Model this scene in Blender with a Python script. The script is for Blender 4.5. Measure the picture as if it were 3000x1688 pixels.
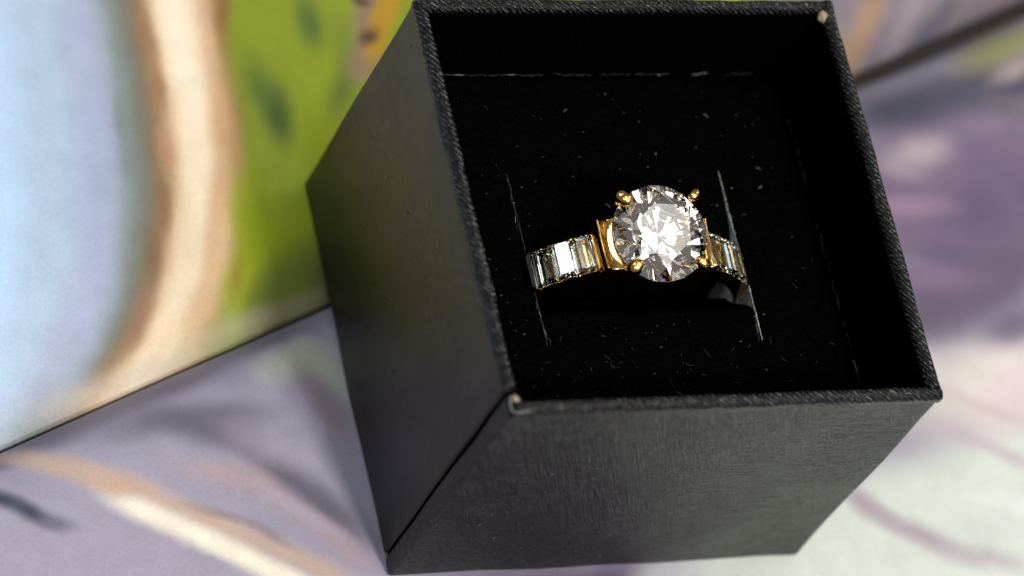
import bpy, bmesh, math, random
from mathutils import Vector, Matrix, noise

# All lengths below are written in design units; one unit is 0.8 mm.
S = 0.0008
scene = bpy.context.scene
for o in list(bpy.data.objects):
    bpy.data.objects.remove(o, do_unlink=True)
C = scene.collection

# ------------------------------------------------------------------ camera
cam_data = bpy.data.cameras.new("camera")
cam = bpy.data.objects.new("camera", cam_data)
C.objects.link(cam)
cam_x = Vector((0.9182767, -0.2070806, 0.3374693))
cam_y = Vector((0.0230188, 0.8788058, 0.4766240))
cam_z = Vector((-0.3952696, -0.4299046, 0.8117537))
m = Matrix((cam_x, cam_y, cam_z)).transposed().to_4x4()
m.translation = Vector((-178.397, -182.262, 362.143)) * S
cam.matrix_world = m
cam_data.sensor_width = 36.0
cam_data.lens = 152.33
cam_data.clip_start = 0.01
cam_data.clip_end = 20.0
cam_data.dof.use_dof = True
cam_data.dof.focus_distance = 419.0 * S
cam_data.dof.aperture_fstop = 22.0
scene.camera = cam

# ------------------------------------------------------------------ room light and added panels
world = bpy.data.worlds.new("World")
scene.world = world
world.use_nodes = True
bg = world.node_tree.nodes["Background"]
bg.inputs["Color"].default_value = (1.0, 0.97, 0.94, 1)
bg.inputs["Strength"].default_value = 0.14

def area(name, loc, target, size, power, color):
    d = bpy.data.lights.new(name, 'AREA')
    d.shape = 'DISK'
    d.size = size * S
    d.energy = power
    d.color = color
    o = bpy.data.objects.new(name, d)
    C.objects.link(o)
    o.location = Vector(loc) * S
    o.rotation_euler = (Vector(target) - Vector(loc)).to_track_quat('-Z', 'Y').to_euler()
    return o

def panel(name, loc, size, radiance, color):
    r = size * S / 2
    area(name, loc, (0, 0, 30), size, radiance * math.pi * math.pi * r * r, color)

D = 640
panel("key_lamp", (0.12 * D, -0.59 * D, 30 + 0.79 * D), 74, 175.0, (1.0, 0.96, 0.91))
panel("added_gem_panel", (0.17 * D, 0.0, 30 + 0.98 * D), 390, 2.3, (1.0, 0.97, 0.95))  # this and the next three: unseen panels added to whiten the stone's facets
panel("added_gem_panel", (-0.35 * D, -0.35 * D, 30 + 0.87 * D), 290, 2.5, (1.0, 0.97, 0.95))
panel("added_gem_panel", (0.40 * D, -0.58 * D, 30 + 0.71 * D), 260, 2.4, (1.0, 0.94, 0.88))
panel("added_gem_panel", (0.62 * D, -0.20 * D, 30 + 0.75 * D), 280, 2.4, (1.0, 0.94, 0.88))
panel("added_warm_panel", (0.78 * D, 0.37 * D, 30 + 0.5 * D), 170, 3.6, (1.0, 0.84, 0.66))  # unseen warm panel added to brighten and tint the stone
panel("added_blue_flash", (-0.10 * D, 0.62 * D, 30 + 0.75 * D), 80, 8.0, (0.30, 0.50, 1.0))  # unseen light added for blue flashes in the stone
panel("added_amber_flash", (0.05 * D, -0.25 * D, 30 + 0.95 * D), 60, 9.0, (1.0, 0.55, 0.18))  # unseen light added for amber flashes in the stone
panel("window_light", (-0.52 * D, 0.435 * D, 30 + 0.73 * D), 190, 6.5, (0.80, 0.90, 1.0))

scene.view_settings.view_transform = 'Standard'
scene.view_settings.look = 'None'
scene.view_settings.exposure = 0.16
scene.view_settings.gamma = 1.0
scene.render.engine = 'CYCLES'
cy = scene.cycles
cy.use_denoising = True
cy.use_adaptive_sampling = True
cy.adaptive_threshold = 0.03
cy.max_bounces = 24
cy.transmission_bounces = 20
cy.glossy_bounces = 10
cy.diffuse_bounces = 3
cy.caustics_reflective = False
cy.caustics_refractive = False
cy.sample_clamp_indirect = 6.0
cy.blur_glossy = 0.0

# ------------------------------------------------------------------ helpers
def build(name, verts, faces, mat, parent=None, origin=(0, 0, 0), smooth=False, mats=None, fmat=None):
    me = bpy.data.meshes.new(name)
    og = Vector(origin)
    me.from_pydata([(Vector(v) - og) * S for v in verts], [], faces)
    me.update()
    o = bpy.data.objects.new(name, me)
    C.objects.link(o)
    for mm in (mats or [mat]):
        me.materials.append(mm)
    if fmat:
        for i, k in enumerate(fmat):
            me.polygons[i].material_index = k
    if smooth:
        me.polygons.foreach_set("use_smooth", [True] * len(me.polygons))
    bm = bmesh.new(); bm.from_mesh(me)
    bmesh.ops.recalc_face_normals(bm, faces=bm.faces)
    bm.to_mesh(me); bm.free()
    if parent:
        o.parent = parent
    return o

def empty(name, loc, label=None, cat=None):
    o = bpy.data.objects.new(name, None)
    o.empty_display_size = 0.005
    C.objects.link(o)
    o.location = Vector(loc) * S
    if label: o["label"] = label
    if cat: o["category"] = cat
    return o

def prism(poly, z0, z1, nz=1, warp=None, nseg=1):
    """poly: outline in xy (counter clockwise), extruded from z0 to z1; nseg splits each long side."""
    pts = []
    n = len(poly)
    for i in range(n):
        a, b = Vector(poly[i]), Vector(poly[(i + 1) % n])
        k = nseg if (b - a).length > 8 else 1
        for j in range(k):
            pts.append(a.lerp(b, j / k))
    n = len(pts)
    v, f = [], []
    for k in range(nz + 1):
        z = z0 + (z1 - z0) * k / nz
        for p in pts:
            q = Vector((p.x, p.y, z))
            v.append(warp(q) if warp else q)
    for k in range(nz):
        for i in range(n):
            j = (i + 1) % n
            f.append((k * n + i, k * n + j, (k + 1) * n + j, (k + 1) * n + i))
    f.append(tuple(range(n - 1, -1, -1)))
    f.append(tuple(range(nz * n, nz * n + n)))
    return v, f

def bevelled(name, v, f, mat, parent, width, seg=2, origin=(0, 0, 0), angle=40):
    o = build(name, v, f, mat, parent, origin)
    bm = bmesh.new(); bm.from_mesh(o.data)
    ed = [e for e in bm.edges if len(e.link_faces) == 2 and e.calc_face_angle() > math.radians(angle)]
    bmesh.ops.bevel(bm, geom=ed, offset=width * S, segments=seg, profile=0.5, affect='EDGES', clamp_overlap=True)
    bm.to_mesh(o.data); bm.free()
    return o

def tube(path, radii, n=12, cap=True):
    """round bar along path with a radius per point and domed ends"""
    path = [Vector(p) for p in path]
    if cap:
        d0 = (path[0] - path[1]).normalized(); d1 = (path[-1] - path[-2]).normalized()
        r0, r1 = radii[0], radii[-1]
        pre = [(path[0] + d0 * r0 * s, r0 * c) for s, c in ((0.98, 0.2), (0.8, 0.6), (0.45, 0.89))]
        post = [(path[-1] + d1 * r1 * s, r1 * c) for s, c in ((0.45, 0.89), (0.8, 0.6), (0.98, 0.2))]
        path = [p for p, r in pre] + path + [p for p, r in post]
        radii = [r for p, r in pre] + list(radii) + [r for p, r in post]
    v, f = [], []
    ref = None
    for i, p in enumerate(path):
        t = (path[min(i + 1, len(path) - 1)] - path[max(i - 1, 0)]).normalized()
        if ref is None:
            ref = t.orthogonal().normalized()
        ref = (ref - t * ref.dot(t)).normalized()
        bn = t.cross(ref)
        for k in range(n):
            a = 2 * math.pi * k / n
            v.append(p + (ref * math.cos(a) + bn * math.sin(a)) * radii[i])
    for i in range(len(path) - 1):
        for k in range(n):
            k2 = (k + 1) % n
            f.append((i * n + k, i * n + k2, (i + 1) * n + k2, (i + 1) * n + k))
    f.append(tuple(range(n - 1, -1, -1)))
    b = (len(path) - 1) * n
    f.append(tuple(range(b, b + n)))
    return v, f

# ------------------------------------------------------------------ node helpers
def material(name):
    mt = bpy.data.materials.new(name)
    mt.use_nodes = True
    nt = mt.node_tree
    bsdf = nt.nodes["Principled BSDF"]
    return mt, nt, bsdf

def nd(nt, typ, **kw):
    n = nt.nodes.new(typ)
    for k, val in kw.items():
        setattr(n, k, val)
    return n

def coords(nt, scale=(1, 1, 1), rot=(0, 0, 0)):
    """object coordinates in design units"""
    tc = nd(nt, 'ShaderNodeTexCoord')
    mp = nd(nt, 'ShaderNodeMapping')
    mp.inputs['Scale'].default_value = tuple(s / S for s in scale)
    mp.inputs['Rotation'].default_value = rot
    nt.links.new(tc.outputs['Object'], mp.inputs['Vector'])
    return mp.outputs['Vector']

def noise_tex(nt, vec, scale, detail=3.0, rough=0.55):
    n = nd(nt, 'ShaderNodeTexNoise')
    n.inputs['Scale'].default_value = scale
    n.inputs['Detail'].default_value = detail
    n.inputs['Roughness'].default_value = rough
    nt.links.new(vec, n.inputs['Vector'])
    return n

def maprange(nt, val, a, b, c=0.0, d=1.0, smooth=False):
    r = nd(nt, 'ShaderNodeMapRange')
    if smooth: r.interpolation_type = 'SMOOTHSTEP'
    for k, x in zip(('From Min', 'From Max', 'To Min', 'To Max'), (a, b, c, d)):
        r.inputs[k].default_value = x
    nt.links.new(val, r.inputs['Value'])
    return r.outputs['Result']

def math_node(nt, op, a, b):
    n = nd(nt, 'ShaderNodeMath', operation=op)
    for i, x in enumerate((a, b)):
        if isinstance(x, (int, float)): n.inputs[i].default_value = x
        else: nt.links.new(x, n.inputs[i])
    return n.outputs[0]

def vmath(nt, op, a, b=None):
    n = nd(nt, 'ShaderNodeVectorMath', operation=op)
    nt.links.new(a, n.inputs[0])
    if b is not None:
        if isinstance(b, tuple): n.inputs[1].default_value = b
        else: nt.links.new(b, n.inputs[1])
    return n

def mix(nt, fac, a, b, blend='MIX'):
    n = nd(nt, 'ShaderNodeMix', data_type='RGBA', blend_type=blend)
    if isinstance(fac, (int, float)): n.inputs[0].default_value = fac
    else: nt.links.new(fac, n.inputs[0])
    for idx, x in ((6, a), (7, b)):
        if isinstance(x, tuple): n.inputs[idx].default_value = (*x[:3], 1)
        else: nt.links.new(x, n.inputs[idx])
    return n.outputs[2]

def bump(nt, bsdf, height, strength, dist):
    b = nd(nt, 'ShaderNodeBump')
    b.inputs['Strength'].default_value = strength
    b.inputs['Distance'].default_value = dist * S
    nt.links.new(height, b.inputs['Height'])
    nt.links.new(b.outputs['Normal'], bsdf.inputs['Normal'])
    return b

# ------------------------------------------------------------------ printed page pictures and painted shade
# each soft brush stroke of the printed pictures, a few painting in shade by box and fold: centre x, y, angle, half length, half width, softness, colour, opacity
UPPER_BASE = (0.503, 0.578, 0.701)
UPPER_PRINT_AND_SHADE = [
    (-55.3,31.9,-1.683,11.8,3.91,0.90,(0.503,0.716,0.939),0.70), (-58.4,11.7,-1.779,8.6,3.91,0.90,(0.503,0.716,0.939),0.70),
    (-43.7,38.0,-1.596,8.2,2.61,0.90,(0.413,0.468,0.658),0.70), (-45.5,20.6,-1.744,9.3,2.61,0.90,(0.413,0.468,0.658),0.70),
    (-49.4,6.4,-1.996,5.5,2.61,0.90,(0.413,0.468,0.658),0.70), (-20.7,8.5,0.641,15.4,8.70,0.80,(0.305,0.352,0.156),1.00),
    (2.0,23.7,0.524,12.0,8.70,0.80,(0.305,0.352,0.156),1.00), (51.6,45.9,-0.314,6.2,11.30,0.60,(0.188,0.165,0.202),1.00),
    (68.1,49.8,0.500,12.1,11.30,0.60,(0.188,0.165,0.202),1.00), (43.5,57.7,-0.169,14.5,11.30,0.60,(0.262,0.223,0.223),1.00),
    (49.0,43.1,-2.117,4.3,1.65,0.90,(0.342,0.216,0.138),0.90), (45.6,37.8,-2.166,1.9,1.65,0.90,(0.342,0.216,0.138),0.90),
    (54.4,43.2,-2.198,4.6,1.13,0.90,(0.305,0.262,0.305),0.70), (58.9,43.6,-2.395,3.6,0.96,0.90,(0.107,0.107,0.156),0.80),
    (-20.7,38.2,-1.607,8.2,7.17,0.35,(0.371,0.468,0.032),1.00), (-22.4,22.9,-1.766,7.1,7.17,0.35,(0.371,0.468,0.032),1.00),
    (-14.1,40.1,-1.713,7.4,5.22,0.50,(0.392,0.491,0.027),1.00), (-16.8,26.6,-1.840,6.4,5.22,0.50,(0.392,0.491,0.027),1.00),
    (-28.2,17.4,-1.629,3.2,3.04,0.70,(0.352,0.434,0.012),1.00), (-29.7,11.6,-2.031,2.9,3.04,0.70,(0.352,0.434,0.012),1.00),
    (-24.2,15.9,-1.977,2.0,2.61,0.90,(0.305,0.381,0.007),0.90), (-19.3,26.4,-1.465,2.1,2.39,0.90,(0.352,0.445,0.007),0.90),
    (-23.6,30.7,-1.614,2.1,1.57,1.00,(0.084,0.150,0.034),0.95), (-25.0,33.8,-1.536,1.9,1.48,1.00,(0.138,0.238,0.045),0.80),
    (-17.9,41.8,-1.575,1.7,1.48,1.00,(0.117,0.202,0.048),0.85), (-14.4,38.6,-1.622,2.9,1.57,1.00,(0.246,0.342,0.054),0.70),
    (-15.9,33.5,-2.008,1.9,1.30,1.00,(0.156,0.209,0.045),0.70), (-26.1,11.2,-2.288,2.8,2.61,0.90,(0.138,0.181,0.025),0.85),
    (-28.8,8.0,-2.272,1.4,2.61,0.90,(0.138,0.181,0.025),0.85), (-22.1,11.8,-1.840,2.4,2.17,0.90,(0.089,0.098,0.032),0.80),  # last stroke paints the box's shade into the green
    (-29.5,7.1,0.247,3.1,1.30,1.00,(0.434,0.413,0.262),0.70), (-23.9,8.7,0.310,2.7,1.30,1.00,(0.434,0.413,0.262),0.70),
    (-11.1,42.0,-1.806,3.5,1.83,0.70,(0.434,0.305,0.175),1.00), (-12.6,37.4,-2.092,1.4,1.83,0.70,(0.434,0.305,0.175),1.00),
    (-8.8,43.5,-2.030,2.2,1.30,0.80,(0.730,0.413,0.030),1.00), (-10.6,39.8,-2.011,1.9,1.30,0.80,(0.730,0.413,0.030),1.00),
    (-11.5,40.0,0.564,0.5,0.96,0.90,(0.089,0.080,0.061),0.90), (-11.6,44.3,-0.279,0.4,0.70,0.90,(0.061,0.065,0.045),0.80),
    (5.9,52.1,0.214,7.5,4.78,0.70,(0.515,0.352,0.080),1.00), (-35.9,40.1,-1.526,2.4,0.87,1.00,(0.305,0.162,0.089),0.70),
    (-35.8,33.9,-1.640,1.9,0.70,1.00,(0.332,0.162,0.072),0.70), (-36.5,26.5,-1.708,2.1,0.87,1.00,(0.552,0.305,0.150),0.60),
    (-38.1,19.9,-1.603,2.1,0.78,1.00,(0.262,0.144,0.072),0.70), (-40.0,13.8,-1.831,2.3,0.96,1.00,(0.216,0.127,0.061),0.60),
    (-42.7,7.0,-2.067,2.3,0.87,1.00,(0.305,0.150,0.089),0.70), (-33.9,14.3,-1.862,3.7,1.13,1.00,(0.730,0.456,0.231),0.70),
    (-36.3,8.5,-2.115,2.6,1.13,1.00,(0.730,0.456,0.231),0.70), (-29.4,39.1,-1.622,2.4,0.70,1.00,(0.807,0.552,0.332),0.70),
    (-28.8,26.5,-1.659,2.1,0.61,1.00,(0.658,0.352,0.156),0.70), (-40.1,5.5,-2.145,2.3,0.70,1.00,(0.839,0.631,0.434),0.80),
    (-40.3,30.7,-1.690,6.5,0.87,1.00,(0.209,0.270,0.254),0.60), (-44.0,23.8,-1.718,6.1,1.57,1.00,(0.381,0.445,0.631),0.60),
    (-32.8,42.5,-1.585,3.9,1.48,1.00,(0.956,0.807,0.617),1.00), (-32.8,35.0,-1.508,2.6,1.48,1.00,(0.973,0.839,0.644),0.90),
    (-33.4,26.3,-1.644,3.8,1.22,1.00,(0.922,0.761,0.578),0.80), (-36.2,15.2,-1.725,4.6,1.13,1.00,(0.871,0.687,0.479),0.70),
    (-30.3,28.6,-1.683,4.3,1.13,1.00,(0.687,0.413,0.209),0.70), (-31.7,21.1,-1.852,3.4,1.13,1.00,(0.687,0.413,0.209),0.70),
    (-31.6,11.6,-1.855,1.8,0.78,1.00,(0.305,0.175,0.045),0.60), (-27.4,42.7,-1.797,2.7,0.78,1.00,(0.434,0.188,0.072),0.80),
    (-48.0,0.0,0.305,4.1,1.48,1.00,(0.617,0.527,0.434),0.60), (-39.9,3.0,0.397,4.6,1.48,1.00,(0.617,0.527,0.434),0.60),
]
LOWER_BASE = (0.352, 0.328, 0.413)
LOWER_PRINT_AND_SHADE = [
    (26.7,-20.7,0.270,16.5,6.52,0.50,(0.617,0.687,0.631),1.00), (55.6,-13.4,0.223,13.3,6.52,0.50,(0.617,0.687,0.631),1.00),
    (29.4,-30.9,0.263,15.4,7.83,0.50,(0.617,0.687,0.631),1.00), (57.4,-23.5,0.258,13.6,7.83,0.50,(0.617,0.687,0.631),1.00),
    (29.7,-46.7,0.045,18.4,11.30,0.60,(0.617,0.687,0.631),1.00), (53.3,-2.6,0.245,8.7,5.22,0.70,(0.672,0.631,0.591),1.00),
    (41.5,-0.8,-0.884,2.5,2.61,0.90,(0.617,0.591,0.552),1.00), (53.2,-4.6,-2.439,4.2,2.61,1.00,(0.687,0.578,0.604),0.80),
    (50.2,30.9,0.228,6.5,3.91,0.80,(0.076,0.072,0.107),1.00), (63.4,34.2,0.253,7.1,3.91,0.80,(0.076,0.072,0.107),1.00),
    (47.6,18.4,0.143,6.2,9.13,0.50,(0.175,0.127,0.202),1.00), (60.0,21.0,0.260,6.5,9.13,0.50,(0.175,0.127,0.202),1.00),
    (45.4,6.2,0.101,3.8,4.13,0.70,(0.127,0.098,0.156),1.00), (54.9,9.4,0.454,6.4,4.13,0.70,(0.127,0.098,0.156),1.00),
    (55.6,3.5,0.316,2.9,2.17,0.90,(0.122,0.107,0.168),0.90), (56.9,18.3,0.445,4.5,3.48,0.90,(0.122,0.093,0.162),1.00),
    (46.4,9.6,-0.025,4.6,1.74,1.00,(0.195,0.138,0.223),1.00), (50.2,25.1,0.290,2.5,1.91,0.90,(0.402,0.342,0.381),0.95),
    (47.5,23.1,-0.190,1.4,1.48,0.90,(0.305,0.254,0.305),0.80), (46.6,18.4,-0.018,3.9,1.30,1.00,(0.305,0.202,0.296),0.80),
    (49.8,12.2,-0.126,2.4,1.48,1.00,(0.107,0.093,0.156),0.80), (58.1,22.2,-1.084,3.4,2.00,1.00,(0.156,0.117,0.202),0.90),
    (65.5,39.9,0.442,4.3,2.61,0.80,(0.305,0.305,0.117),0.90), (65.6,36.0,0.414,2.6,1.13,1.00,(0.434,0.352,0.352),0.80),
    (63.5,30.6,2.598,2.5,1.74,1.00,(0.138,0.127,0.156),0.80), (40.5,5.9,-0.621,1.7,1.48,1.00,(0.223,0.156,0.246),0.80),
    (31.9,-16.8,-0.759,2.8,1.30,1.00,(0.392,0.323,0.381),0.95), (37.4,-20.7,-0.529,4.0,1.30,1.00,(0.392,0.323,0.381),0.95),
    (45.6,-24.1,-0.283,5.0,1.30,1.00,(0.392,0.323,0.381),0.95), (46.0,-9.5,-0.455,2.3,0.87,1.00,(0.503,0.423,0.479),0.80),
    (50.9,-12.3,-0.554,3.4,0.87,1.00,(0.503,0.423,0.479),0.80), (49.3,-6.3,-0.470,5.7,0.78,1.00,(0.552,0.445,0.456),0.70),
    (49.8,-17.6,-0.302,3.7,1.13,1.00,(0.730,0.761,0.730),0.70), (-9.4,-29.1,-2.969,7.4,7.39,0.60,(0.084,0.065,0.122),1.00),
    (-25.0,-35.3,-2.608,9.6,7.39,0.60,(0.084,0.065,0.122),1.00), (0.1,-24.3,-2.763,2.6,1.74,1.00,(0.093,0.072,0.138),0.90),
    (7.2,-23.8,-2.765,1.6,1.74,1.00,(0.515,0.515,0.578),0.70), (-54.1,-4.7,0.363,8.2,1.57,1.00,(0.138,0.122,0.168),0.85),  # last stroke and the next two paint shade along the fold
    (-40.6,0.4,0.368,6.2,1.57,1.00,(0.138,0.122,0.168),0.85), (-29.3,5.0,0.395,6.0,1.57,1.00,(0.138,0.122,0.168),0.85),
    (-43.1,-4.1,0.187,3.9,1.57,1.00,(0.162,0.144,0.188),0.75), (-36.0,-3.5,-0.039,3.3,1.57,1.00,(0.162,0.144,0.188),0.75),
    (-37.6,-5.4,-0.340,3.7,1.74,1.00,(0.127,0.112,0.150),0.85), (-31.7,-9.4,-0.852,3.6,1.74,1.00,(0.127,0.112,0.150),0.85),
    (-26.9,-14.6,-0.802,3.5,1.74,1.00,(0.127,0.112,0.150),0.85), (-32.4,1.7,0.424,4.0,1.30,1.00,(0.305,0.270,0.371),0.70),
    (-27.1,2.2,0.290,2.1,2.00,0.80,(0.434,0.468,0.381),1.00), (-24.3,1.2,-1.136,1.8,2.00,0.80,(0.434,0.468,0.381),1.00),
    (-25.0,-3.0,-1.171,2.9,1.48,1.00,(0.305,0.216,0.246),0.80), (-31.3,-7.6,-0.495,3.0,1.74,1.00,(0.434,0.392,0.479),0.70),  # first stroke paints the box's shadow onto the page
    (-36.8,-10.2,-0.275,2.8,1.22,1.00,(0.468,0.332,0.342),0.70), (-31.2,-13.5,-0.727,3.8,1.22,1.00,(0.468,0.332,0.342),0.70),
    (-26.7,-17.9,-0.812,2.5,1.22,1.00,(0.468,0.332,0.342),0.70), (-54.6,-7.8,-0.348,3.2,1.30,1.00,(0.578,0.413,0.305),0.80),
    (-49.2,-9.9,-0.376,2.6,1.30,1.00,(0.578,0.413,0.305),0.80), (-44.0,-12.5,-0.535,3.2,1.30,1.00,(0.578,0.413,0.305),0.80),
    (-38.3,-15.8,-0.507,3.4,1.30,1.00,(0.578,0.413,0.305),0.80), (-30.5,-20.2,-0.530,5.6,1.30,1.00,(0.578,0.413,0.305),0.80),
    (-46.0,-13.7,-0.487,2.5,1.22,1.00,(0.956,0.855,0.687),1.00), (-41.2,-16.4,-0.533,3.0,1.22,1.00,(0.956,0.855,0.687),1.00),
    (-36.1,-19.6,-0.593,3.1,1.22,1.00,(0.956,0.855,0.687),1.00), (-31.8,-22.5,-0.576,2.2,1.22,1.00,(0.956,0.855,0.687),1.00),
    (-48.4,-11.1,-0.249,1.6,0.87,1.00,(0.617,0.402,0.254),0.60), (-38.0,-14.5,-0.381,3.3,0.52,1.00,(0.262,0.202,0.202),0.60),
    (-33.6,-16.9,-0.676,1.8,0.52,1.00,(0.262,0.202,0.202),0.60), (-60.0,-11.5,-0.448,1.6,0.96,1.00,(0.042,0.048,0.089),0.95),
    (-57.1,-13.3,-0.624,1.7,0.96,1.00,(0.042,0.048,0.089),0.95), (-54.8,-14.5,-0.265,1.0,0.78,1.00,(0.156,0.150,0.209),0.80),
    (-56.6,-10.2,-0.383,3.2,1.04,1.00,(0.305,0.305,0.402),0.70), (-59.8,-7.5,-0.225,1.2,0.61,1.00,(0.188,0.138,0.156),0.60),
    (-29.1,-15.2,-0.676,3.7,0.78,1.00,(0.445,0.413,0.515),0.70), (-51.3,-18.9,-0.419,4.0,1.74,1.00,(0.352,0.323,0.434),0.70),
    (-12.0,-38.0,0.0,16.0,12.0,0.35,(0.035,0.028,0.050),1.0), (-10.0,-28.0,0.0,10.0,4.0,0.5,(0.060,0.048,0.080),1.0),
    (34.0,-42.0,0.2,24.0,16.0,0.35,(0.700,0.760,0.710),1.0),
]
UPPER_BANDS = ((-44.3307, 0.897768, -0.023489, 0.000211119), [(-14.0, (0.434, 0.565, 0.730)), (-11.5, (0.413, 0.491, 0.631)), (-9.4, (0.352, 0.402, 0.479)), (-7.4, (0.246, 0.292, 0.275)), (-5.8, (0.181, 0.202, 0.156)), (-4.5, (0.254, 0.175, 0.102)), (-3.4, (0.361, 0.231, 0.127)), (-2.3, (0.730, 0.527, 0.323)), (-1.0, (0.956, 0.791, 0.565)), (0.6, (0.991, 0.855, 0.644)), (2.2, (0.905, 0.687, 0.445)), (3.6, (0.745, 0.468, 0.254)), (4.8, (0.552, 0.305, 0.127)), (5.9, (0.323, 0.305, 0.054)), (7.0, (0.361, 0.445, 0.032)), (8.8, (0.381, 0.479, 0.030))])

def page_material(name, base, strokes, bands=None, gain=1.0):
    mt, nt, bsdf = material(name)
    vec = coords(nt)
    flat = vmath(nt, 'MULTIPLY', vec, (1, 1, 0)).outputs[0]
    nz = noise_tex(nt, vec, 0.16, 3, 0.6)
    off = vmath(nt, 'SUBTRACT', nz.outputs['Color'], (0.5, 0.5, 0.5)).outputs[0]
    off = vmath(nt, 'MULTIPLY', off, (1.0, 1.0, 0)).outputs[0]
    p = vmath(nt, 'ADD', flat, off).outputs[0]
    col = tuple(min(0.9, c * gain) for c in base)
    if bands:
        # a tall column: colour bands across a line x = f(y) bending over the page
        (c0, c1, c2, c3), stops = bands
        sep = nd(nt, 'ShaderNodeSeparateXYZ'); nt.links.new(p, sep.inputs[0])
        y = sep.outputs['Y']
        h = math_node(nt, 'ADD', math_node(nt, 'MULTIPLY', y, c3), c2)
        h = math_node(nt, 'ADD', math_node(nt, 'MULTIPLY', h, y), c1)
        h = math_node(nt, 'ADD', math_node(nt, 'MULTIPLY', h, y), c0)
        d = math_node(nt, 'SUBTRACT', sep.outputs['X'], h)
        fac = maprange(nt, d, -14.0, 10.0)
        rp = nd(nt, 'ShaderNodeValToRGB')
        rp.color_ramp.interpolation = 'B_SPLINE'
        el = rp.color_ramp.elements
        while len(el) < len(stops): el.new(0.5)
        for e, (pos, rgb) in zip(el, stops):
            e.position = (pos + 14.0) / 24.0
            e.color = (*rgb, 1)
        nt.links.new(fac, rp.inputs[0])
        col = rp.outputs[0]
    for cx, cyy, ang, hl, hw, soft, rgb, op in strokes:
        mp = nd(nt, 'ShaderNodeMapping', vector_type='TEXTURE')
        mp.inputs['Location'].default_value = (cx, cyy, 0)
        mp.inputs['Rotation'].default_value = (0, 0, ang)
        mp.inputs['Scale'].default_value = (hl + hw, hw, 1)
        nt.links.new(p, mp.inputs['Vector'])
        d = vmath(nt, 'LENGTH', mp.outputs[0]).outputs['Value']
        fac = maprange(nt, d, 1 + 0.75 * soft, 1 - 0.95 * soft, 0.0, op, smooth=True)
        col = mix(nt, fac, col, tuple(min(0.92, c * gain) for c in rgb))
    # paper grain and uneven ink
    g1 = noise_tex(nt, vec, 3.2, 2, 0.6)
    g2 = noise_tex(nt, vec, 0.28, 4, 0.62)
    k1 = maprange(nt, g1.outputs['Fac'], 0.25, 0.75, 0.93, 1.07)
    k2 = maprange(nt, g2.outputs['Fac'], 0.25, 0.75, 0.93, 1.07)
    kk = math_node(nt, 'MULTIPLY', k1, k2)
    sc = vmath(nt, 'SCALE', col); nt.links.new(kk, sc.inputs['Scale'])
    nt.links.new(sc.outputs[0], bsdf.inputs['Base Color'])
    bsdf.inputs['Roughness'].default_value = 0.42
    bsdf.inputs['Specular IOR Level'].default_value = 0.35
    bump(nt, bsdf, g1.outputs['Fac'], 0.25, 0.12)
    return mt

upper_mat = page_material("printed_page_garden", UPPER_BASE, UPPER_PRINT_AND_SHADE, UPPER_BANDS)
lower_mat = page_material("printed_page_flowers", LOWER_BASE, LOWER_PRINT_AND_SHADE)

mt, nt, b = material("table_wood")
n = noise_tex(nt, coords(nt, (0.02, 0.3, 0.3)), 1.0, 5)
nt.links.new(mix(nt, n.outputs['Fac'], (0.012, 0.009, 0.007), (0.03, 0.022, 0.016)), b.inputs['Base Color'])
b.inputs['Roughness'].default_value = 0.5
table_mat = mt

# ------------------------------------------------------------------ box materials
def paper_material(name, spec, base, rough, bump_s):
    mt, nt, bsdf = material(name)
    rotd = coords(nt, (1, 1, 1), (0, math.radians(26), 0))
    st = vmath(nt, 'MULTIPLY', rotd, (3.4, 3.4, 0.12)).outputs[0]
    up = noise_tex(nt, st, 1.5, 3, 0.6)
    ac = noise_tex(nt, coords(nt, (0.5, 0.5, 3.2)), 1.3, 3, 0.6)
    fine = noise_tex(nt, coords(nt), 6.0, 2, 0.6)
    h1 = maprange(nt, up.outputs['Fac'], 0.44, 0.66, 0, 1, True)
    h2 = maprange(nt, ac.outputs['Fac'], 0.46, 0.66, 0, 1.0, True)
    h = math_node(nt, 'ADD', math_node(nt, 'MAXIMUM', h1, h2), math_node(nt, 'MULTIPLY', fine.outputs['Fac'], 0.25))
    bump(nt, bsdf, h, bump_s, 0.12)
    big = noise_tex(nt, coords(nt), 0.25, 3, 0.6)
    c = mix(nt, big.outputs['Fac'], tuple(x * 0.7 for x in base), tuple(x * 1.35 for x in base))
    nt.links.new(c, bsdf.inputs['Base Color'])
    nt.links.new(maprange(nt, big.outputs['Fac'], 0.3, 0.7, rough - 0.05, rough + 0.06), bsdf.inputs['Roughness'])
    bsdf.inputs['Specular IOR Level'].default_value = spec
    return mt

paper_mat = paper_material("black_linen_paper", 0.37, (0.0032, 0.0030, 0.0032), 0.18, 0.9)

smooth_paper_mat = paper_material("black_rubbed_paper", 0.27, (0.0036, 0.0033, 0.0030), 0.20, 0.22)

mt, nt, b = material("woven_rim_paper")
v1 = coords(nt, (1, 1, 1))
w1 = nd(nt, 'ShaderNodeTexWave', wave_type='BANDS', bands_direction='DIAGONAL')
w1.inputs['Scale'].default_value = 0.95
w1.inputs['Distortion'].default_value = 4.0
w1.inputs['Detail'].default_value = 3.0
w1.inputs['Detail Scale'].default_value = 1.2
nt.links.new(v1, w1.inputs['Vector'])
n1 = noise_tex(nt, v1, 2.2, 3, 0.65)
hh = math_node(nt, 'ADD', w1.outputs['Fac'], math_node(nt, 'MULTIPLY', n1.outputs['Fac'], 0.45))
bump(nt, b, hh, 1.0, 0.16)
worn = maprange(nt, math_node(nt, 'MULTIPLY', w1.outputs['Fac'], n1.outputs['Fac']), 0.42, 0.72, 0, 1, True)
nt.links.new(mix(nt, worn, (0.005, 0.005, 0.0055), (0.15, 0.165, 0.165)), b.inputs['Base Color'])
b.inputs['Roughness'].default_value = 0.30
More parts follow.
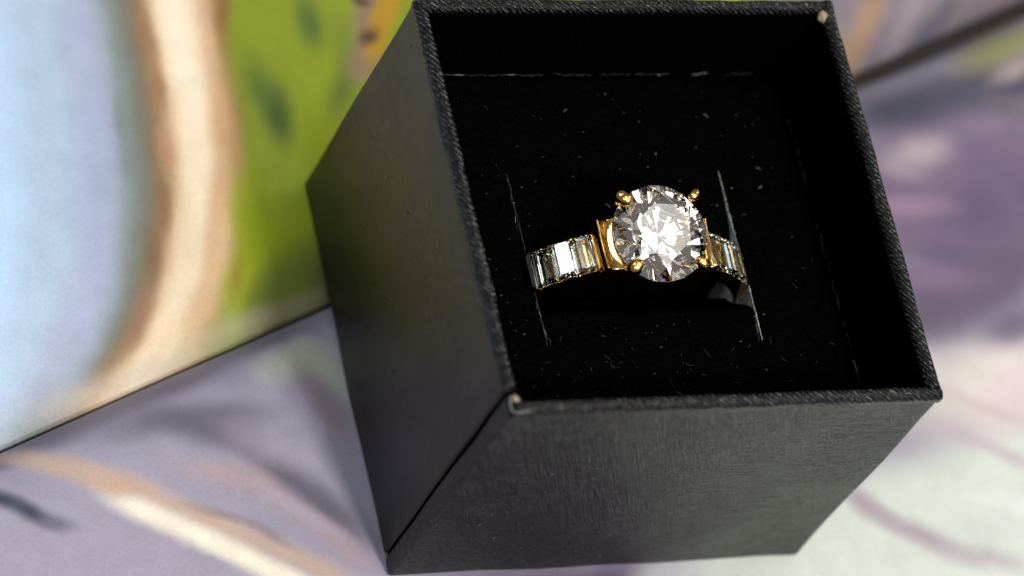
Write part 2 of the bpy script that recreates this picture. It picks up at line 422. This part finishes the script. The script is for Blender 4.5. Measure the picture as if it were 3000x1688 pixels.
b.inputs['Specular IOR Level'].default_value = 0.42
rim_mat = mt

mt, nt, b = material("black_flocking")
n1 = noise_tex(nt, coords(nt), 2.5, 4, 0.7)
nt.links.new(mix(nt, maprange(nt, n1.outputs['Fac'], 0.4, 0.75, 0, 1), (0.0006, 0.0006, 0.0006), (0.0024, 0.0024, 0.0024)), b.inputs['Base Color'])
b.inputs['Roughness'].default_value = 1.0
b.inputs['Specular IOR Level'].default_value = 0.0
flock_mat = mt

mt, nt, b = material("cut_grey_foam")
n1 = noise_tex(nt, coords(nt), 1.6, 4, 0.7)
nt.links.new(mix(nt, maprange(nt, n1.outputs['Fac'], 0.35, 0.65, 0, 1), (0.20, 0.23, 0.20), (0.55, 0.60, 0.54)), b.inputs['Base Color'])
b.inputs['Roughness'].default_value = 0.9
b.inputs['Specular IOR Level'].default_value = 0.1
bump(nt, b, n1.outputs['Fac'], 0.8, 0.3)
foam_mat = mt

mt, nt, b = material("black_gap")
b.inputs['Base Color'].default_value = (0.0012, 0.0012, 0.0012, 1)
b.inputs['Roughness'].default_value = 1.0
b.inputs['Specular IOR Level'].default_value = 0.0
gap_mat = mt

mt, nt, b = material("torn_card")
n1 = noise_tex(nt, coords(nt), 2.0, 3)
nt.links.new(mix(nt, n1.outputs['Fac'], (0.22, 0.18, 0.11), (0.40, 0.34, 0.22)), b.inputs['Base Color'])
b.inputs['Roughness'].default_value = 0.9
card_mat = mt

mt, nt, b = material("pale_lint")
b.inputs['Base Color'].default_value = (0.16, 0.157, 0.145, 1)
b.inputs['Roughness'].default_value = 0.8
lint_mat = mt
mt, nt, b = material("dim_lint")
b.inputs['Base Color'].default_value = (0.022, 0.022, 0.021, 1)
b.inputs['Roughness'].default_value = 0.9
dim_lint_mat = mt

# ------------------------------------------------------------------ ring materials
mt, nt, b = material("yellow_gold")
n1 = noise_tex(nt, coords(nt), 0.8, 3)
b.inputs['Base Color'].default_value = (0.92, 0.58, 0.17, 1)
b.inputs['Metallic'].default_value = 1.0
nt.links.new(maprange(nt, n1.outputs['Fac'], 0.3, 0.7, 0.08, 0.2), b.inputs['Roughness'])
bump(nt, b, n1.outputs['Fac'], 0.15, 0.2)
gold_mat = mt

def gem_material(name, ior, tint):
    mt = bpy.data.materials.new(name)
    mt.use_nodes = True
    nt = mt.node_tree
    nt.nodes.remove(nt.nodes["Principled BSDF"])
    g = nd(nt, 'ShaderNodeBsdfGlass')
    g.inputs['Color'].default_value = (*tint, 1)
    g.inputs['Roughness'].default_value = 0.0
    g.inputs['IOR'].default_value = ior
    nt.links.new(g.outputs[0], nt.nodes["Material Output"].inputs['Surface'])
    return mt

diamond_mat = gem_material("brilliant_gem", 2.41, (1.0, 0.99, 0.97))
baguette_mat = gem_material("baguette_gem", 2.42, (0.98, 0.99, 0.96))

# ------------------------------------------------------------------ tabletop and open magazine
tv, tf = prism([(-700, -450), (700, -450), (700, 450), (-700, 450)], -30, -7.1)
tabletop = build("tabletop", tv, tf, table_mat)
tabletop["kind"] = "structure"

GA = Vector((-21.55, 9.5)); GE = Vector((0.928, 0.3726)).normalized(); GN = Vector((-GE.y, GE.x))

def sst(x):
    x = max(0.0, min(1.0, x)); return x * x * (3 - 2 * x)

def upper_z(u, v):
    # under the box the sheet lies low; to its left it swells into a soft roll
    low = -2.5 + 2.35 * (1 - math.exp(-v / 1.7)) - 3.0 * sst((u - 35) / 50) * math.exp(-v / 2.2)
    low += 2.0 * sst((v - 22) / 60) * sst((u + 6) / 20)
    roll = -2.5 + 4.4 * (1 - math.exp(-v / 9.0))
    k = sst((-4 - u) / 24)
    return low * (1 - k) + roll * k

def lower_z(u, v):
    z = -0.06 - 3.0 * math.exp(-v / 2.6) - 2.6 * sst((u - 35) / 50) * math.exp(-v / 2.6)
    # the sheet lies flat under the box and undulates slightly away from it
    p = GA + GE * u - GN * v
    away = sst((max(abs(p.x), abs(p.y)) - 24) / 20)
    return z + away * 0.5 * (noise.noise(Vector((u * 0.03, v * 0.03, 9))) - 0.2)

def page_mesh(sign, zf, width):
    us = [-190 + 380 * i / 95 for i in range(96)]
    vs = [0.0] + [width * (i / 70) ** 2.4 for i in range(1, 71)]
    v, f = [], []
    nu, nv = len(us), len(vs)
    for u in us:
        for w in vs:
            gap = 0.24 + 0.8 * sst((u - 40) / 50)
            p = GA + GE * u + GN * ((w + gap) * sign)
            v.append((p.x, p.y, zf(u, w)))
    for i in range(nu - 1):
        for j in range(nv - 1):
            f.append((i * nv + j, (i + 1) * nv + j, (i + 1) * nv + j + 1, i * nv + j + 1))
    # sides and underside of the stack of sheets
    ring = [i * nv for i in range(nu)] + [(nu - 1) * nv + j for j in range(1, nv)] \
        + [i * nv + nv - 1 for i in range(nu - 2, -1, -1)] + [j for j in range(nv - 2, 0, -1)]
    base = len(v)
    for k in ring:
        v.append((v[k][0], v[k][1], -7.0))
    n = len(ring)
    for i in range(n):
        j = (i + 1) % n
        f.append((ring[i], ring[j], base + j, base + i))
    f.append(tuple(range(base, base + n)))
    return v, f

magazine = empty("open_magazine", (0, 0, -7.0), "open glossy picture magazine lying under the black ring box", "magazine")
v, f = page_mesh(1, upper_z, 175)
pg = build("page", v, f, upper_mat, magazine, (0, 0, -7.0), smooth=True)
pg["label"] = "curled page printed with pale blue, a cream column and green leaves"
v, f = page_mesh(-1, lower_z, 175)
pg2 = build("page", v, f, lower_mat, magazine, (0, 0, -7.0), smooth=True)
pg2["label"] = "flat page printed with lavender and white flower shapes"

# ------------------------------------------------------------------ ring box
HB = 35.73
X0, X1, Y0, Y1 = -22.5, 22.5, -22.27, 22.27
T = 1.2
box = empty("ring_box", (0, 0, 0), "open square black ring box with linen paper sides and worn rim", "ring box")

def wob(seed, amp):
    def w(q):
        a = noise.noise(Vector((q.x * 0.12 + seed, q.y * 0.12, q.z * 0.1)))
        b2 = noise.noise(Vector((q.x * 0.12, q.y * 0.12 + seed, q.z * 0.1 + 5)))
        return Vector((q.x + a * amp, q.y + b2 * amp, q.z))
    return w

SEAM = -20.05
WT = HB - 0.45
front_poly = [(X0, SEAM - 0.16), (X0, Y0), (X1, Y0), (X1, Y0 + T), (X0 + T, Y0 + T), (X0 + T, SEAM - 0.16)]
v, f = prism(front_poly, 0.05, WT, 8, wob(1, 0.24), 14)
bevelled("wall", v, f, paper_mat, box, 0.42, 3)
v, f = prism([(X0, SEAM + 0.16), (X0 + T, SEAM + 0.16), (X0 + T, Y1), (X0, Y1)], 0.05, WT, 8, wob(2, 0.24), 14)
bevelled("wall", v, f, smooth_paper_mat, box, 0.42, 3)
v, f = prism([(X1 - T, Y0 + T + 0.02), (X1, Y0 + T + 0.02), (X1, Y1), (X1 - T, Y1)], 0.05, WT, 8, wob(3, 0.24), 14)
bevelled("wall", v, f, paper_mat, box, 0.42, 3)
v, f = prism([(X0 + T + 0.02, Y1 - T), (X1 - T - 0.02, Y1 - T), (X1 - T - 0.02, Y1), (X0 + T + 0.02, Y1)], 0.05, WT, 8, wob(4, 0.24), 14)
bevelled("wall", v, f, paper_mat, box, 0.3, 2)
# dark board core seen through the corner seam
v, f = prism([(X0 + 0.45, SEAM - 0.6), (X0 + T + 0.1, SEAM - 0.6), (X0 + T + 0.1, SEAM + 0.6), (X0 + 0.45, SEAM + 0.6)], 0.3, WT - 0.3)
build("seam", v, f, gap_mat, box)
v, f = prism([(X0 + 1.0, Y0 + 1.0), (X1 - 1.0, Y0 + 1.0), (X1 - 1.0, Y1 - 1.0), (X0 + 1.0, Y1 - 1.0)], 0.02, 1.6)
build("base", v, f, paper_mat, box)

# turned-over top edges: narrow woven paper strips with an uneven outline
def rim_strip(a, b, inward, width, seed, n=90):
    a, b = Vector(a), Vector(b)
    t = (b - a).normalized()
    inn = Vector(inward)
    prof = [(-0.06, -1.15), (-0.10, -0.35), (0.10, -0.06), (0.40, 0.05), (0.62, 0.05), (0.90, -0.08), (1.08, -0.40), (1.05, -1.1)]
    v, f = [], []
    m_ = len(prof)
    for i in range(n + 1):
        s = i / n
        L = s * (b - a).length
        for j, (pu, pz) in enumerate(prof):
            w = pu * width
            w += 0.12 * noise.noise(Vector((L * 0.14 + seed, 3, 8))) + 0.10 * noise.noise(Vector((L * 0.6 + seed, j * 0.35, 1))) + 0.04 * noise.noise(Vector((L * 2.6 + seed, j * 0.7, 4)))
            z = HB + pz + 0.12 * noise.noise(Vector((L * 0.1 + seed, 2, 6))) + 0.09 * noise.noise(Vector((L * 0.5 + seed, j * 0.4, 7))) + 0.03 * noise.noise(Vector((L * 3.0 + seed, j, 2)))
            if j in (0, 1): w = min(w, 0.05)
            p = a + t * L + inn * w
            v.append((p.x, p.y, z))
    for i in range(n):
        for j in range(m_):
            k = (j + 1) % m_
            f.append((i * m_ + j, i * m_ + k, (i + 1) * m_ + k, (i + 1) * m_ + j))
    f.append(tuple(range(m_))); f.append(tuple(range(n * m_ + m_ - 1, n * m_ - 1, -1)))
    return v, f

RW = 1.18
for a, b_, inn, seed in (((X0 + 0.02, Y1 - 0.2), (X0 + 0.02, SEAM + 0.35), (1, 0), 3.3),
                         ((X0 + 0.55, Y0 + 0.02), (X1 - 0.05, Y0 + 0.02), (0, 1), 17.1),
                         ((X1 - 0.02, Y0 + RW * 0.9), (X1 - 0.02, Y1 - 0.1), (-1, 0), 41.7),
                         ((X1 - RW * 0.9, Y1 - 0.02), (X0 + 0.1, Y1 - 0.02), (0, -1), 63.9)):
    v, f = rim_strip(a, b_, inn, RW, seed)
    build("rim", v, f, rim_mat, box, smooth=True)

# torn corners of the rim where the card shows
def chip(loc, size, seed, stretch=(1, 1, 1)):
    bm = bmesh.new()
    bmesh.ops.create_icosphere(bm, subdivisions=3, radius=1.0)
    v = []
    for x in bm.verts:
        d = 1 + 0.45 * noise.noise(x.co * 1.7 + Vector((seed, 0, 0))) + 0.2 * noise.noise(x.co * 5 + Vector((0, seed, 0)))
        v.append(Vector(loc) + Vector((x.co.x * stretch[0], x.co.y * stretch[1], x.co.z * stretch[2])) * d * size)
    f = [tuple(q.index for q in fc.verts) for fc in bm.faces]
    bm.free()
    build("torn_corner", v, f, card_mat, box, smooth=True)

chip((X0 + 1.0, SEAM - 0.75, HB - 0.55), 0.52, 2.0, (0.75, 0.95, 0.8))
chip((X0 + 1.35, SEAM - 1.25, HB - 0.55), 0.40, 7.0, (1.0, 0.7, 0.8))
chip((X1 - 1.35, Y1 - 1.75, HB - 0.45), 0.62, 5.0, (0.8, 1.1, 0.9))
# pale folded paper edge curling round the front corner
v, f = tube([(X0 + 0.42, SEAM - 0.55, HB - 0.15), (X0 + 0.22, SEAM - 1.3, HB - 0.12), (X0 + 0.22, Y0 + 0.35, HB - 0.2), (X0 + 0.75, Y0 + 0.02, HB - 0.2), (X0 + 2.0, Y0 + 0.12, HB - 0.02)],
            [0.13, 0.12, 0.10, 0.10, 0.08], 8)
mt, nt, b = material("frayed_paper_edge")
b.inputs['Base Color'].default_value = (0.14, 0.15, 0.135, 1); b.inputs['Roughness'].default_value = 0.7
build("frayed_edge", v, f, mt, box, smooth=True)

# flocked lining on the inside of the walls
for poly in ([(X0 + T + 0.06, Y0 + T + 0.06), (X0 + T + 0.26, Y0 + T + 0.06), (X0 + T + 0.26, Y1 - T - 0.06), (X0 + T + 0.06, Y1 - T - 0.06)],
             [(X1 - T - 0.26, Y0 + T + 0.06), (X1 - T - 0.06, Y0 + T + 0.06), (X1 - T - 0.06, Y1 - T - 0.06), (X1 - T - 0.26, Y1 - T - 0.06)],
             [(X0 + T + 0.3, Y0 + T + 0.06), (X1 - T - 0.3, Y0 + T + 0.06), (X1 - T - 0.3, Y0 + T + 0.26), (X0 + T + 0.3, Y0 + T + 0.26)],
             [(X0 + T + 0.3, Y1 - T - 0.26), (X1 - T - 0.3, Y1 - T - 0.26), (X1 - T - 0.3, Y1 - T - 0.06), (X0 + T + 0.3, Y1 - T - 0.06)]):
    v, f = prism(poly, 1.8, HB - 0.75)
    build("lining", v, f, flock_mat, box)

# ------------------------------------------------------------------ foam cushion with two cross slits and a pressed-down slot
FZ = 24.0
FX, FY = 20.9, 20.7
SL = 11.4

def dip(y):
    """how far the flap between the slits is pressed down at depth y"""
    if y < -6.6: return 0.0
    if y < -2.4: return 4.8 * sst((y + 6.6) / 4.4)
    if y < -0.4: return 4.8 + 4.0 * sst((y + 2.4) / 0.8)
    if y < 0.5: return 8.8 - 7.4 * sst((y + 0.4) / 0.9)
    if y < 9.4: return 1.4 * (1 - sst((y - 0.5) / 4)) * 0.6 + 0.55 * (1 - (y - 0.5) / 8.9)
    return 0.0

def foam_z(x, y, mid):
    z = FZ + 0.16 * noise.noise(Vector((x * 0.22, y * 0.22, 1))) + 0.06 * noise.noise(Vector((x * 1.3, y * 1.3, 5)))
    ed = min(FX - abs(x), FY - abs(y))
    z -= 0.35 * (1 - sst(ed / 0.7))
    if mid: z -= dip(y)
    return z

ys = [-FY + 2 * FY * i / 180 for i in range(181)]
v, f = [], []
for x0, x1, nx, mid in ((-FX, -SL - 0.03, 24, False), (-SL, SL, 44, True), (SL + 0.03, FX, 24, False)):
    b0 = len(v)
    for i in range(nx + 1):
        x = x0 + (x1 - x0) * i / nx
        for y in ys:
            v.append((x, y, foam_z(x, y, mid)))
    ny = len(ys)
    for i in range(nx):
        for j in range(ny - 1):
            f.append((b0 + i * ny + j, b0 + (i + 1) * ny + j, b0 + (i + 1) * ny + j + 1, b0 + i * ny + j + 1))
foam = build("foam_insert", v, f, flock_mat, box)
# outer flanks of the cushion
vv, ff = prism([(-FX, -FY), (FX, -FY), (FX, FY), (-FX, FY)], 1.7, 12.0)
build("foam_core", vv, ff, flock_mat, foam)
for sx in (-1, 1):
    v, f = [], []
    yy = [-9.6 + 19.0 * i / 120 for i in range(121)]
    for y in yy:
        zt = foam_z(sx * (SL + 0.03), y, False) + 0.02
        v.append((sx * (SL + 0.05), y, zt)); v.append((sx * (SL + 0.05), y, 12.0))
        v.append((sx * (SL + 0.25), y, 12.0)); v.append((sx * (SL + 0.10 + 0.10 * max(0, noise.noise(Vector((y * 1.1, sx, 2)))) * (1 if -9.2 < y < 9.2 else 0)), y, zt))
    for i in range(len(yy) - 1):
        for j in range(4):
            k = (j + 1) % 4
            f.append((i * 4 + j, i * 4 + k, i * 4 + 4 + k, i * 4 + 4 + j))
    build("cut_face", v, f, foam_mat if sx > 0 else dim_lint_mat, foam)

# flank edges of the foam block against the lining
vv, ff = [], []
for k, (x, y) in enumerate(((-FX, -FY), (FX, -FY), (FX, FY), (-FX, FY))):
    vv += [(x, y, 11.9), (x, y, FZ - 0.35)]
for k in range(4):
    j = (k + 1) % 4
    ff.append((2 * k, 2 * j, 2 * j + 1, 2 * k + 1))
build("foam_side", vv, ff, flock_mat, foam)

# lint: short fibres on the flocking and along its cut edges
rng = random.Random(11)
def fibre(v, f, p, d, L, r, bend):
    p = Vector(p); d = Vector(d).normalized()
    side = Vector((-d.y, d.x, 0))
    pts = [p + d * L * (s - 0.5) + side * bend * L * (0.25 - (s - 0.5) ** 2) for s in (0, 0.33, 0.66, 1)]
    b0 = len(v)
    for i, q in enumerate(pts):
        rr = r * (0.5 if i in (0, 3) else 1.0)
        v += [q + side * rr, q + Vector((0, 0, rr * 1.2)), q - side * rr]
    for i in range(3):
        for j in range(3):
            k = (j + 1) % 3
            f.append((b0 + i * 3 + j, b0 + i * 3 + k, b0 + i * 3 + 3 + k, b0 + i * 3 + 3 + j))
    f.append((b0, b0 + 1, b0 + 2)); f.append((b0 + 11, b0 + 10, b0 + 9))

v1_, f1_, v2_, f2_ = [], [], [], []
def surf(x, y): return foam_z(x, y, abs(x) < SL) + 0.05
for i in range(150):
    x, y = rng.uniform(-20, 20), rng.uniform(-20, 19.5)
    if abs(x) < 11 and -7 < y < 1.5: continue
    bright = rng.random() < 0.22
    L = rng.choice([0.10, 0.12, 0.16, 0.2, 0.3, 0.6]) * (1.0 if bright else 1.3)
    a = rng.uniform(0, 6.28)
    fibre(v1_ if bright else v2_, f1_ if bright else f2_, (x, y, surf(x, y)), (math.cos(a), math.sin(a), 0), L, rng.uniform(0.03, 0.065), rng.uniform(-0.9, 0.9))
for i in range(60):   # fuzz crowded in front of the slot
    x, y = rng.gauss(-1, 7.5), rng.gauss(-11.5, 3.6)
    if abs(x) > 19 or y < -20 or y > -7.2: continue
    a = rng.uniform(0, 6.28)
    fibre(v2_, f2_, (x, y, surf(x, y)), (math.cos(a), math.sin(a), 0), rng.choice([0.12, 0.2, 0.35, 0.6, 1.1]), rng.uniform(0.02, 0.04), rng.uniform(-1.6, 1.6))
def edge_run(p0, p1, step, cover, bright):
    p0, p1 = Vector(p0), Vector(p1); L = (p1 - p0).length; s = 0
    while s < L:
        l = rng.uniform(0.3, 1.4) * step
        if rng.random() < cover:
            q = p0.lerp(p1, min(1, (s + l / 2) / L))
            jit = Vector((rng.gauss(0, 0.05), rng.gauss(0, 0.05), 0))
            tgt = (v1_, f1_) if rng.random() < bright else (v2_, f2_)
            dd = (p1 - p0).normalized() + Vector((rng.gauss(0, 0.10), rng.gauss(0, 0.10), 0))
            fibre(*tgt, q + jit, dd, l * 1.05, rng.uniform(0.025, 0.06), rng.uniform(-0.3, 0.3))
        s += l
edge_run((-16.5, FY - 0.05, FZ + 0.02), (FX - 0.1, FY - 0.05, FZ + 0.02), 0.9, 0.75, 0.15)
edge_run((FX - 0.05, FY - 1, FZ + 0.02), (FX - 0.05, -2, FZ + 0.02), 1.0, 0.55, 0.05)
edge_run((FX - 0.05, -3, FZ + 0.02), (FX - 0.05, -14.8, FZ + 0.02), 1.0, 0.85, 0.35)
edge_run((-SL, 9.4, FZ + 0.08), (-SL - 0.3, 2.5, FZ + 0.08), 0.9, 0.7, 0.2)
edge_run((-SL - 0.2, -4.9, FZ + 0.08), (-SL, -8.8, FZ + 0.08), 0.7, 0.8, 0.35)
edge_run((SL + 0.1, 8.5, FZ + 0.08), (SL + 0.1, 0.5, FZ + 0.08), 0.8, 0.6, 0.15)
edge_run((SL, -6.2, FZ + 0.08), (SL - 0.4, -9.6, FZ + 0.08), 0.7, 0.8, 0.3)
# specks on the outer paper
for i in range(26):
    z, y = rng.uniform(3, 33), rng.uniform(-19, 21)
    b0 = len(v2_)
    fibre(v1_ if i % 3 == 0 else v2_, f1_ if i % 3 == 0 else f2_, (X0 - 0.06, y, z), (0.05, rng.uniform(-1, 1), 0.3), rng.uniform(0.12, 0.3), 0.05, 0)
for i in range(14):
    x, z = rng.uniform(-20, 20), rng.uniform(2, 33)
    fibre(v1_ if i % 3 == 0 else v2_, f1_ if i % 3 == 0 else f2_, (x, Y0 - 0.06, z), (rng.uniform(-1, 1), 0.05, 0.3), rng.uniform(0.12, 0.35), 0.05, 0)
fibre(v1_, f1_, (7.4, Y0 - 0.07, 3.1), (1, 0, -0.4), 0.7, 0.10, 0.5)
fibre(v1_, f1_, (8.5, Y0 - 0.07, 3.0), (1, 0, 0.1), 0.6, 0.08, 0.5)
l1 = build("lint", v1_, f1_, lint_mat, box); l1["kind"] = "stuff"
l2 = build("lint", v2_, f2_, dim_lint_mat, box); l2["kind"] = "stuff"

# ------------------------------------------------------------------ ring
RC = Vector((-0.2, -1.75, 17.0)); RA, RB = 14.0, 12.5
RO = (RC.x, RC.y, RC.z - RB)
ring = empty("diamond_ring", RO, "yellow gold ring with round brilliant and baguette stones standing in the foam slot", "ring")

def shank_pt(t): return Vector((RC.x + RA * math.cos(t), RC.y, RC.z + RB * math.sin(t)))
def shank_nrm(t): return Vector((math.cos(t) / RA, 0, math.sin(t) / RB)).normalized()

# channel-shaped shank, open at the top where the head sits
t_right = math.acos((5.6 - RC.x) / RA)
t_left = math.acos((-5.8 - RC.x) / RA)
N = 110
prof = [(-2.05, -0.14), (-1.97, -0.14), (-1.94, -1.0), (1.94, -1.0), (1.97, -0.14), (2.05, -0.14), (1.9, -1.75), (-1.9, -1.75)]
v, f = [], []
M = len(prof)
for i in range(N + 1):
    t = t_left + (t_right + 2 * math.pi - t_left) * i / N
    p, nr = shank_pt(t), shank_nrm(t)
    for py, pr in prof:
        v.append(p + Vector((0, py, 0)) + nr * pr)
for i in range(N):
    for j in range(M):
        k = (j + 1) % M
        f.append((i * M + j, i * M + k, (i + 1) * M + k, (i + 1) * M + j))
f.append(tuple(range(M))); f.append(tuple(range(N * M + M - 1, N * M - 1, -1)))
build("band", v, f, gold_mat, ring, RO)

def baguette(t, w, L, jit):
    """step-cut stone lying across the band"""
    p, nr = shank_pt(t), shank_nrm(t)
    tg = Vector((nr.z, 0, -nr.x)); ay = Vector((0, 1, 0))
    nr = (nr + tg * jit[0] + ay * jit[1]).normalized()
    tg = (tg - nr * tg.dot(nr)).normalized(); ay = nr.cross(tg).normalized()
    hw, hl = w / 2, L / 2
    lev = [(0.36, hw * 0.66, hl * 0.80), (0.2, hw * 0.86, hl * 0.91), (0.0, hw, hl), (-0.06, hw, hl), (-0.55, hw * 0.6, hl * 0.80), (-0.92, hw * 0.06, hl * 0.55)]
    v, f = [], []
    for h, a, b in lev:
        for sx, sy in ((-1, -1), (1, -1), (1, 1), (-1, 1)):
            v.append(p + nr * (h + 0.02) + tg * (a * sx) + ay * (b * sy))
    for i in range(len(lev) - 1):
        for j in range(4):
            k = (j + 1) % 4
            f.append((i * 4 + j, i * 4 + k, i * 4 + 4 + k, i * 4 + 4 + j))
    f.append((0, 1, 2, 3)); e = (len(lev) - 1) * 4; f.append((e + 3, e + 2, e + 1, e))
    build("baguette_stone", v, f, baguette_mat, ring, RO)

def arc_step(t, L, sgn):
    n_ = 40; acc = 0.0; q = t
    while acc < L:
        q2 = q + sgn * 0.002
        acc += (shank_pt(q2) - shank_pt(q)).length; q = q2
    return q
rj = random.Random(5)
for t0, sgn in ((t_left, 1), (t_right, -1)):
    t = arc_step(t0, 0.35, sgn)
    for k in range(5):
        w = 2.1
        tc = arc_step(t, w / 2, sgn)
        baguette(tc, w - 0.08, 4.04, (rj.uniform(-0.05, 0.05), rj.uniform(-0.05, 0.05)))
        t2 = arc_step(t, w, sgn)
        # thin gold bar between neighbouring stones
        pm, nm = shank_pt(t2), shank_nrm(t2)
        vv, ff = tube([pm + Vector((0, -1.95, 0)) - nm * 0.25, pm - nm * 0.2, pm + Vector((0, 1.95, 0)) - nm * 0.25], [0.06, 0.06, 0.06], 8)
        build("bar", vv, ff, gold_mat, ring, RO, smooth=True)
        t = t2

# head: collars, gallery ring and four claws
DC = Vector((-0.45, -1.4, 31.05)); DR = 4.85
tilt = Matrix.Rotation(math.radians(12), 3, 'X') @ Matrix.Rotation(math.radians(-2), 3, 'Y')
v, f = [], []
n1_, n2_ = 48, 10
for i in range(n1_):
    a = 2 * math.pi * i / n1_
    for j in range(n2_):
        b2 = 2 * math.pi * j / n2_
        r = 3.1 + 0.42 * math.cos(b2)
        v.append((DC.x + r * math.cos(a), DC.y + r * math.sin(a), 28.0 + 0.42 * math.sin(b2)))
for i in range(n1_):
    for j in range(n2_):
        i2, j2 = (i + 1) % n1_, (j + 1) % n2_
        f.append((i * n2_ + j, i2 * n2_ + j, i2 * n2_ + j2, i * n2_ + j2))
head = build("head", v, f, gold_mat, ring, RO, smooth=True)

def collar(sgn):
    prof = [(6.0, 27.6), (5.98, 29.0), (5.9, 29.5), (5.7, 29.72), (5.5, 29.6), (5.3, 29.45), (5.0, 29.55), (4.75, 29.8), (4.5, 29.9), (4.25, 29.6), (3.6, 28.4), (3.3, 27.2), (4.5, 26.9)]
    v, f = [], []
    n = 24; M = len(prof)
    for i in range(n + 1):
        s = i / n
        y = RC.y - 0.0 + (-2.62 + 5.24 * s)
        e = abs(2 * s - 1)
        bow = 0.25 * e * e
        for px, pz in prof:
            k = sst((6.05 - px) / 2.0)
            v.append((RC.x - 0.0 + sgn * (px + (-0.9 * e * e * k if px < 5.3 else bow * 0.3)) - 0.1, y + (0.28 * (2 * s - 1) * k), pz + 0.25 * e * e * (1 if pz > 29 else 0)))
    for i in range(n):
        for j in range(M):
            k = (j + 1) % M
            f.append((i * M + j, i * M + k, (i + 1) * M + k, (i + 1) * M + j))
    f.append(tuple(range(M))); f.append(tuple(range(n * M + M - 1, n * M - 1, -1)))
    o = bevelled("collar", v, f, gold_mat, ring, 0.08, 2, RO, 60)
    o.data.polygons.foreach_set("use_smooth", [True] * len(o.data.polygons))
collar(-1); collar(1)

for ang, out, hgt, rr in ((138, 5.4, 0.95, 0.82), (43, 5.6, 0.95, 0.60), (226, 5.3, 0.85, 0.76), (317, 5.35, 0.85, 0.68)):
    a = math.radians(ang)
    d = Vector((math.cos(a), math.sin(a), 0))
    def at(r, z):
        q = tilt @ (d * r + Vector((0, 0, z)))
        return DC + q
    path = [at(2.9, -3.2), at(3.7, -2.3), at(4.6, -1.1), at(out, 0.0), at(out - 0.02, 0.45), at(out - 0.32, hgt), at(out - 0.70, hgt + 0.10)]
    vv, ff = tube(path, [0.38, 0.42, 0.46, 0.52, rr, rr, rr * 0.85], 16)
    build("claw", vv, ff, gold_mat, head, RO, smooth=True)

# round brilliant: table, star, kite and girdle facets over a pointed pavilion
tan_c, tan_p = math.tan(math.radians(34.5)), math.tan(math.radians(40.9))
rt, rs, rl = 0.56, 0.77, 0.24
gt = 0.02
verts = []
def pol(r, deg, z): return Vector((r * math.cos(math.radians(deg)), r * math.sin(math.radians(deg)), z))
Tb = [pol(rt, 45 * i, (1 - rt) * tan_c + gt) for i in range(8)]
Sb = [pol(rs, 45 * i + 22.5, (1 - rs * math.cos(math.radians(22.5))) * tan_c + gt) for i in range(8)]
Gu = [pol(1.0, 11.25 * i, gt + (0.012 if i % 2 else 0.0)) for i in range(32)]
Gl = [pol(1.0, 11.25 * i, -gt - (0.012 if i % 2 else 0.0)) for i in range(32)]
Lb = [pol(rl, 45 * i + 22.5, -(1 - rl * math.cos(math.radians(22.5))) * tan_p - gt) for i in range(8)]
Cu = [Vector((0, 0, -tan_p - gt))]
verts = Tb + Sb + Gu + Gl + Lb + Cu
iT, iS, iU, iL, iP, iC = 0, 8, 16, 48, 80, 88
faces = [tuple(range(8))]
for i in range(8):
    j = (i + 1) % 8; h = (i - 1) % 8
    faces.append((iT + i, iS + i, iT + j))                                    # star
    faces.append((iT + i, iS + h, iU + 4 * i, iS + i))                        # kite
    for s0, s1 in ((0, 1), (1, 2), (2, 3), (3, 4)):
        faces.append((iS + i, iU + (4 * i + s0) % 32, iU + (4 * i + s1) % 32))
        faces.append((iP + i, iL + (4 * i + s1) % 32, iL + (4 * i + s0) % 32))
    faces.append((iC, iP + i, iL + 4 * i, iP + h))                            # pavilion main
for i in range(32):
    j = (i + 1) % 32
    faces.append((iU + i, iL + i, iL + j, iU + j))
spin = Matrix.Rotation(math.radians(18), 3, 'Z')
verts = [DC + tilt @ (spin @ (q * DR)) for q in verts]
stone = build("center_stone", verts, faces, diamond_mat, ring, RO)
stone["label"] = "large round brilliant clear stone held by four claws"
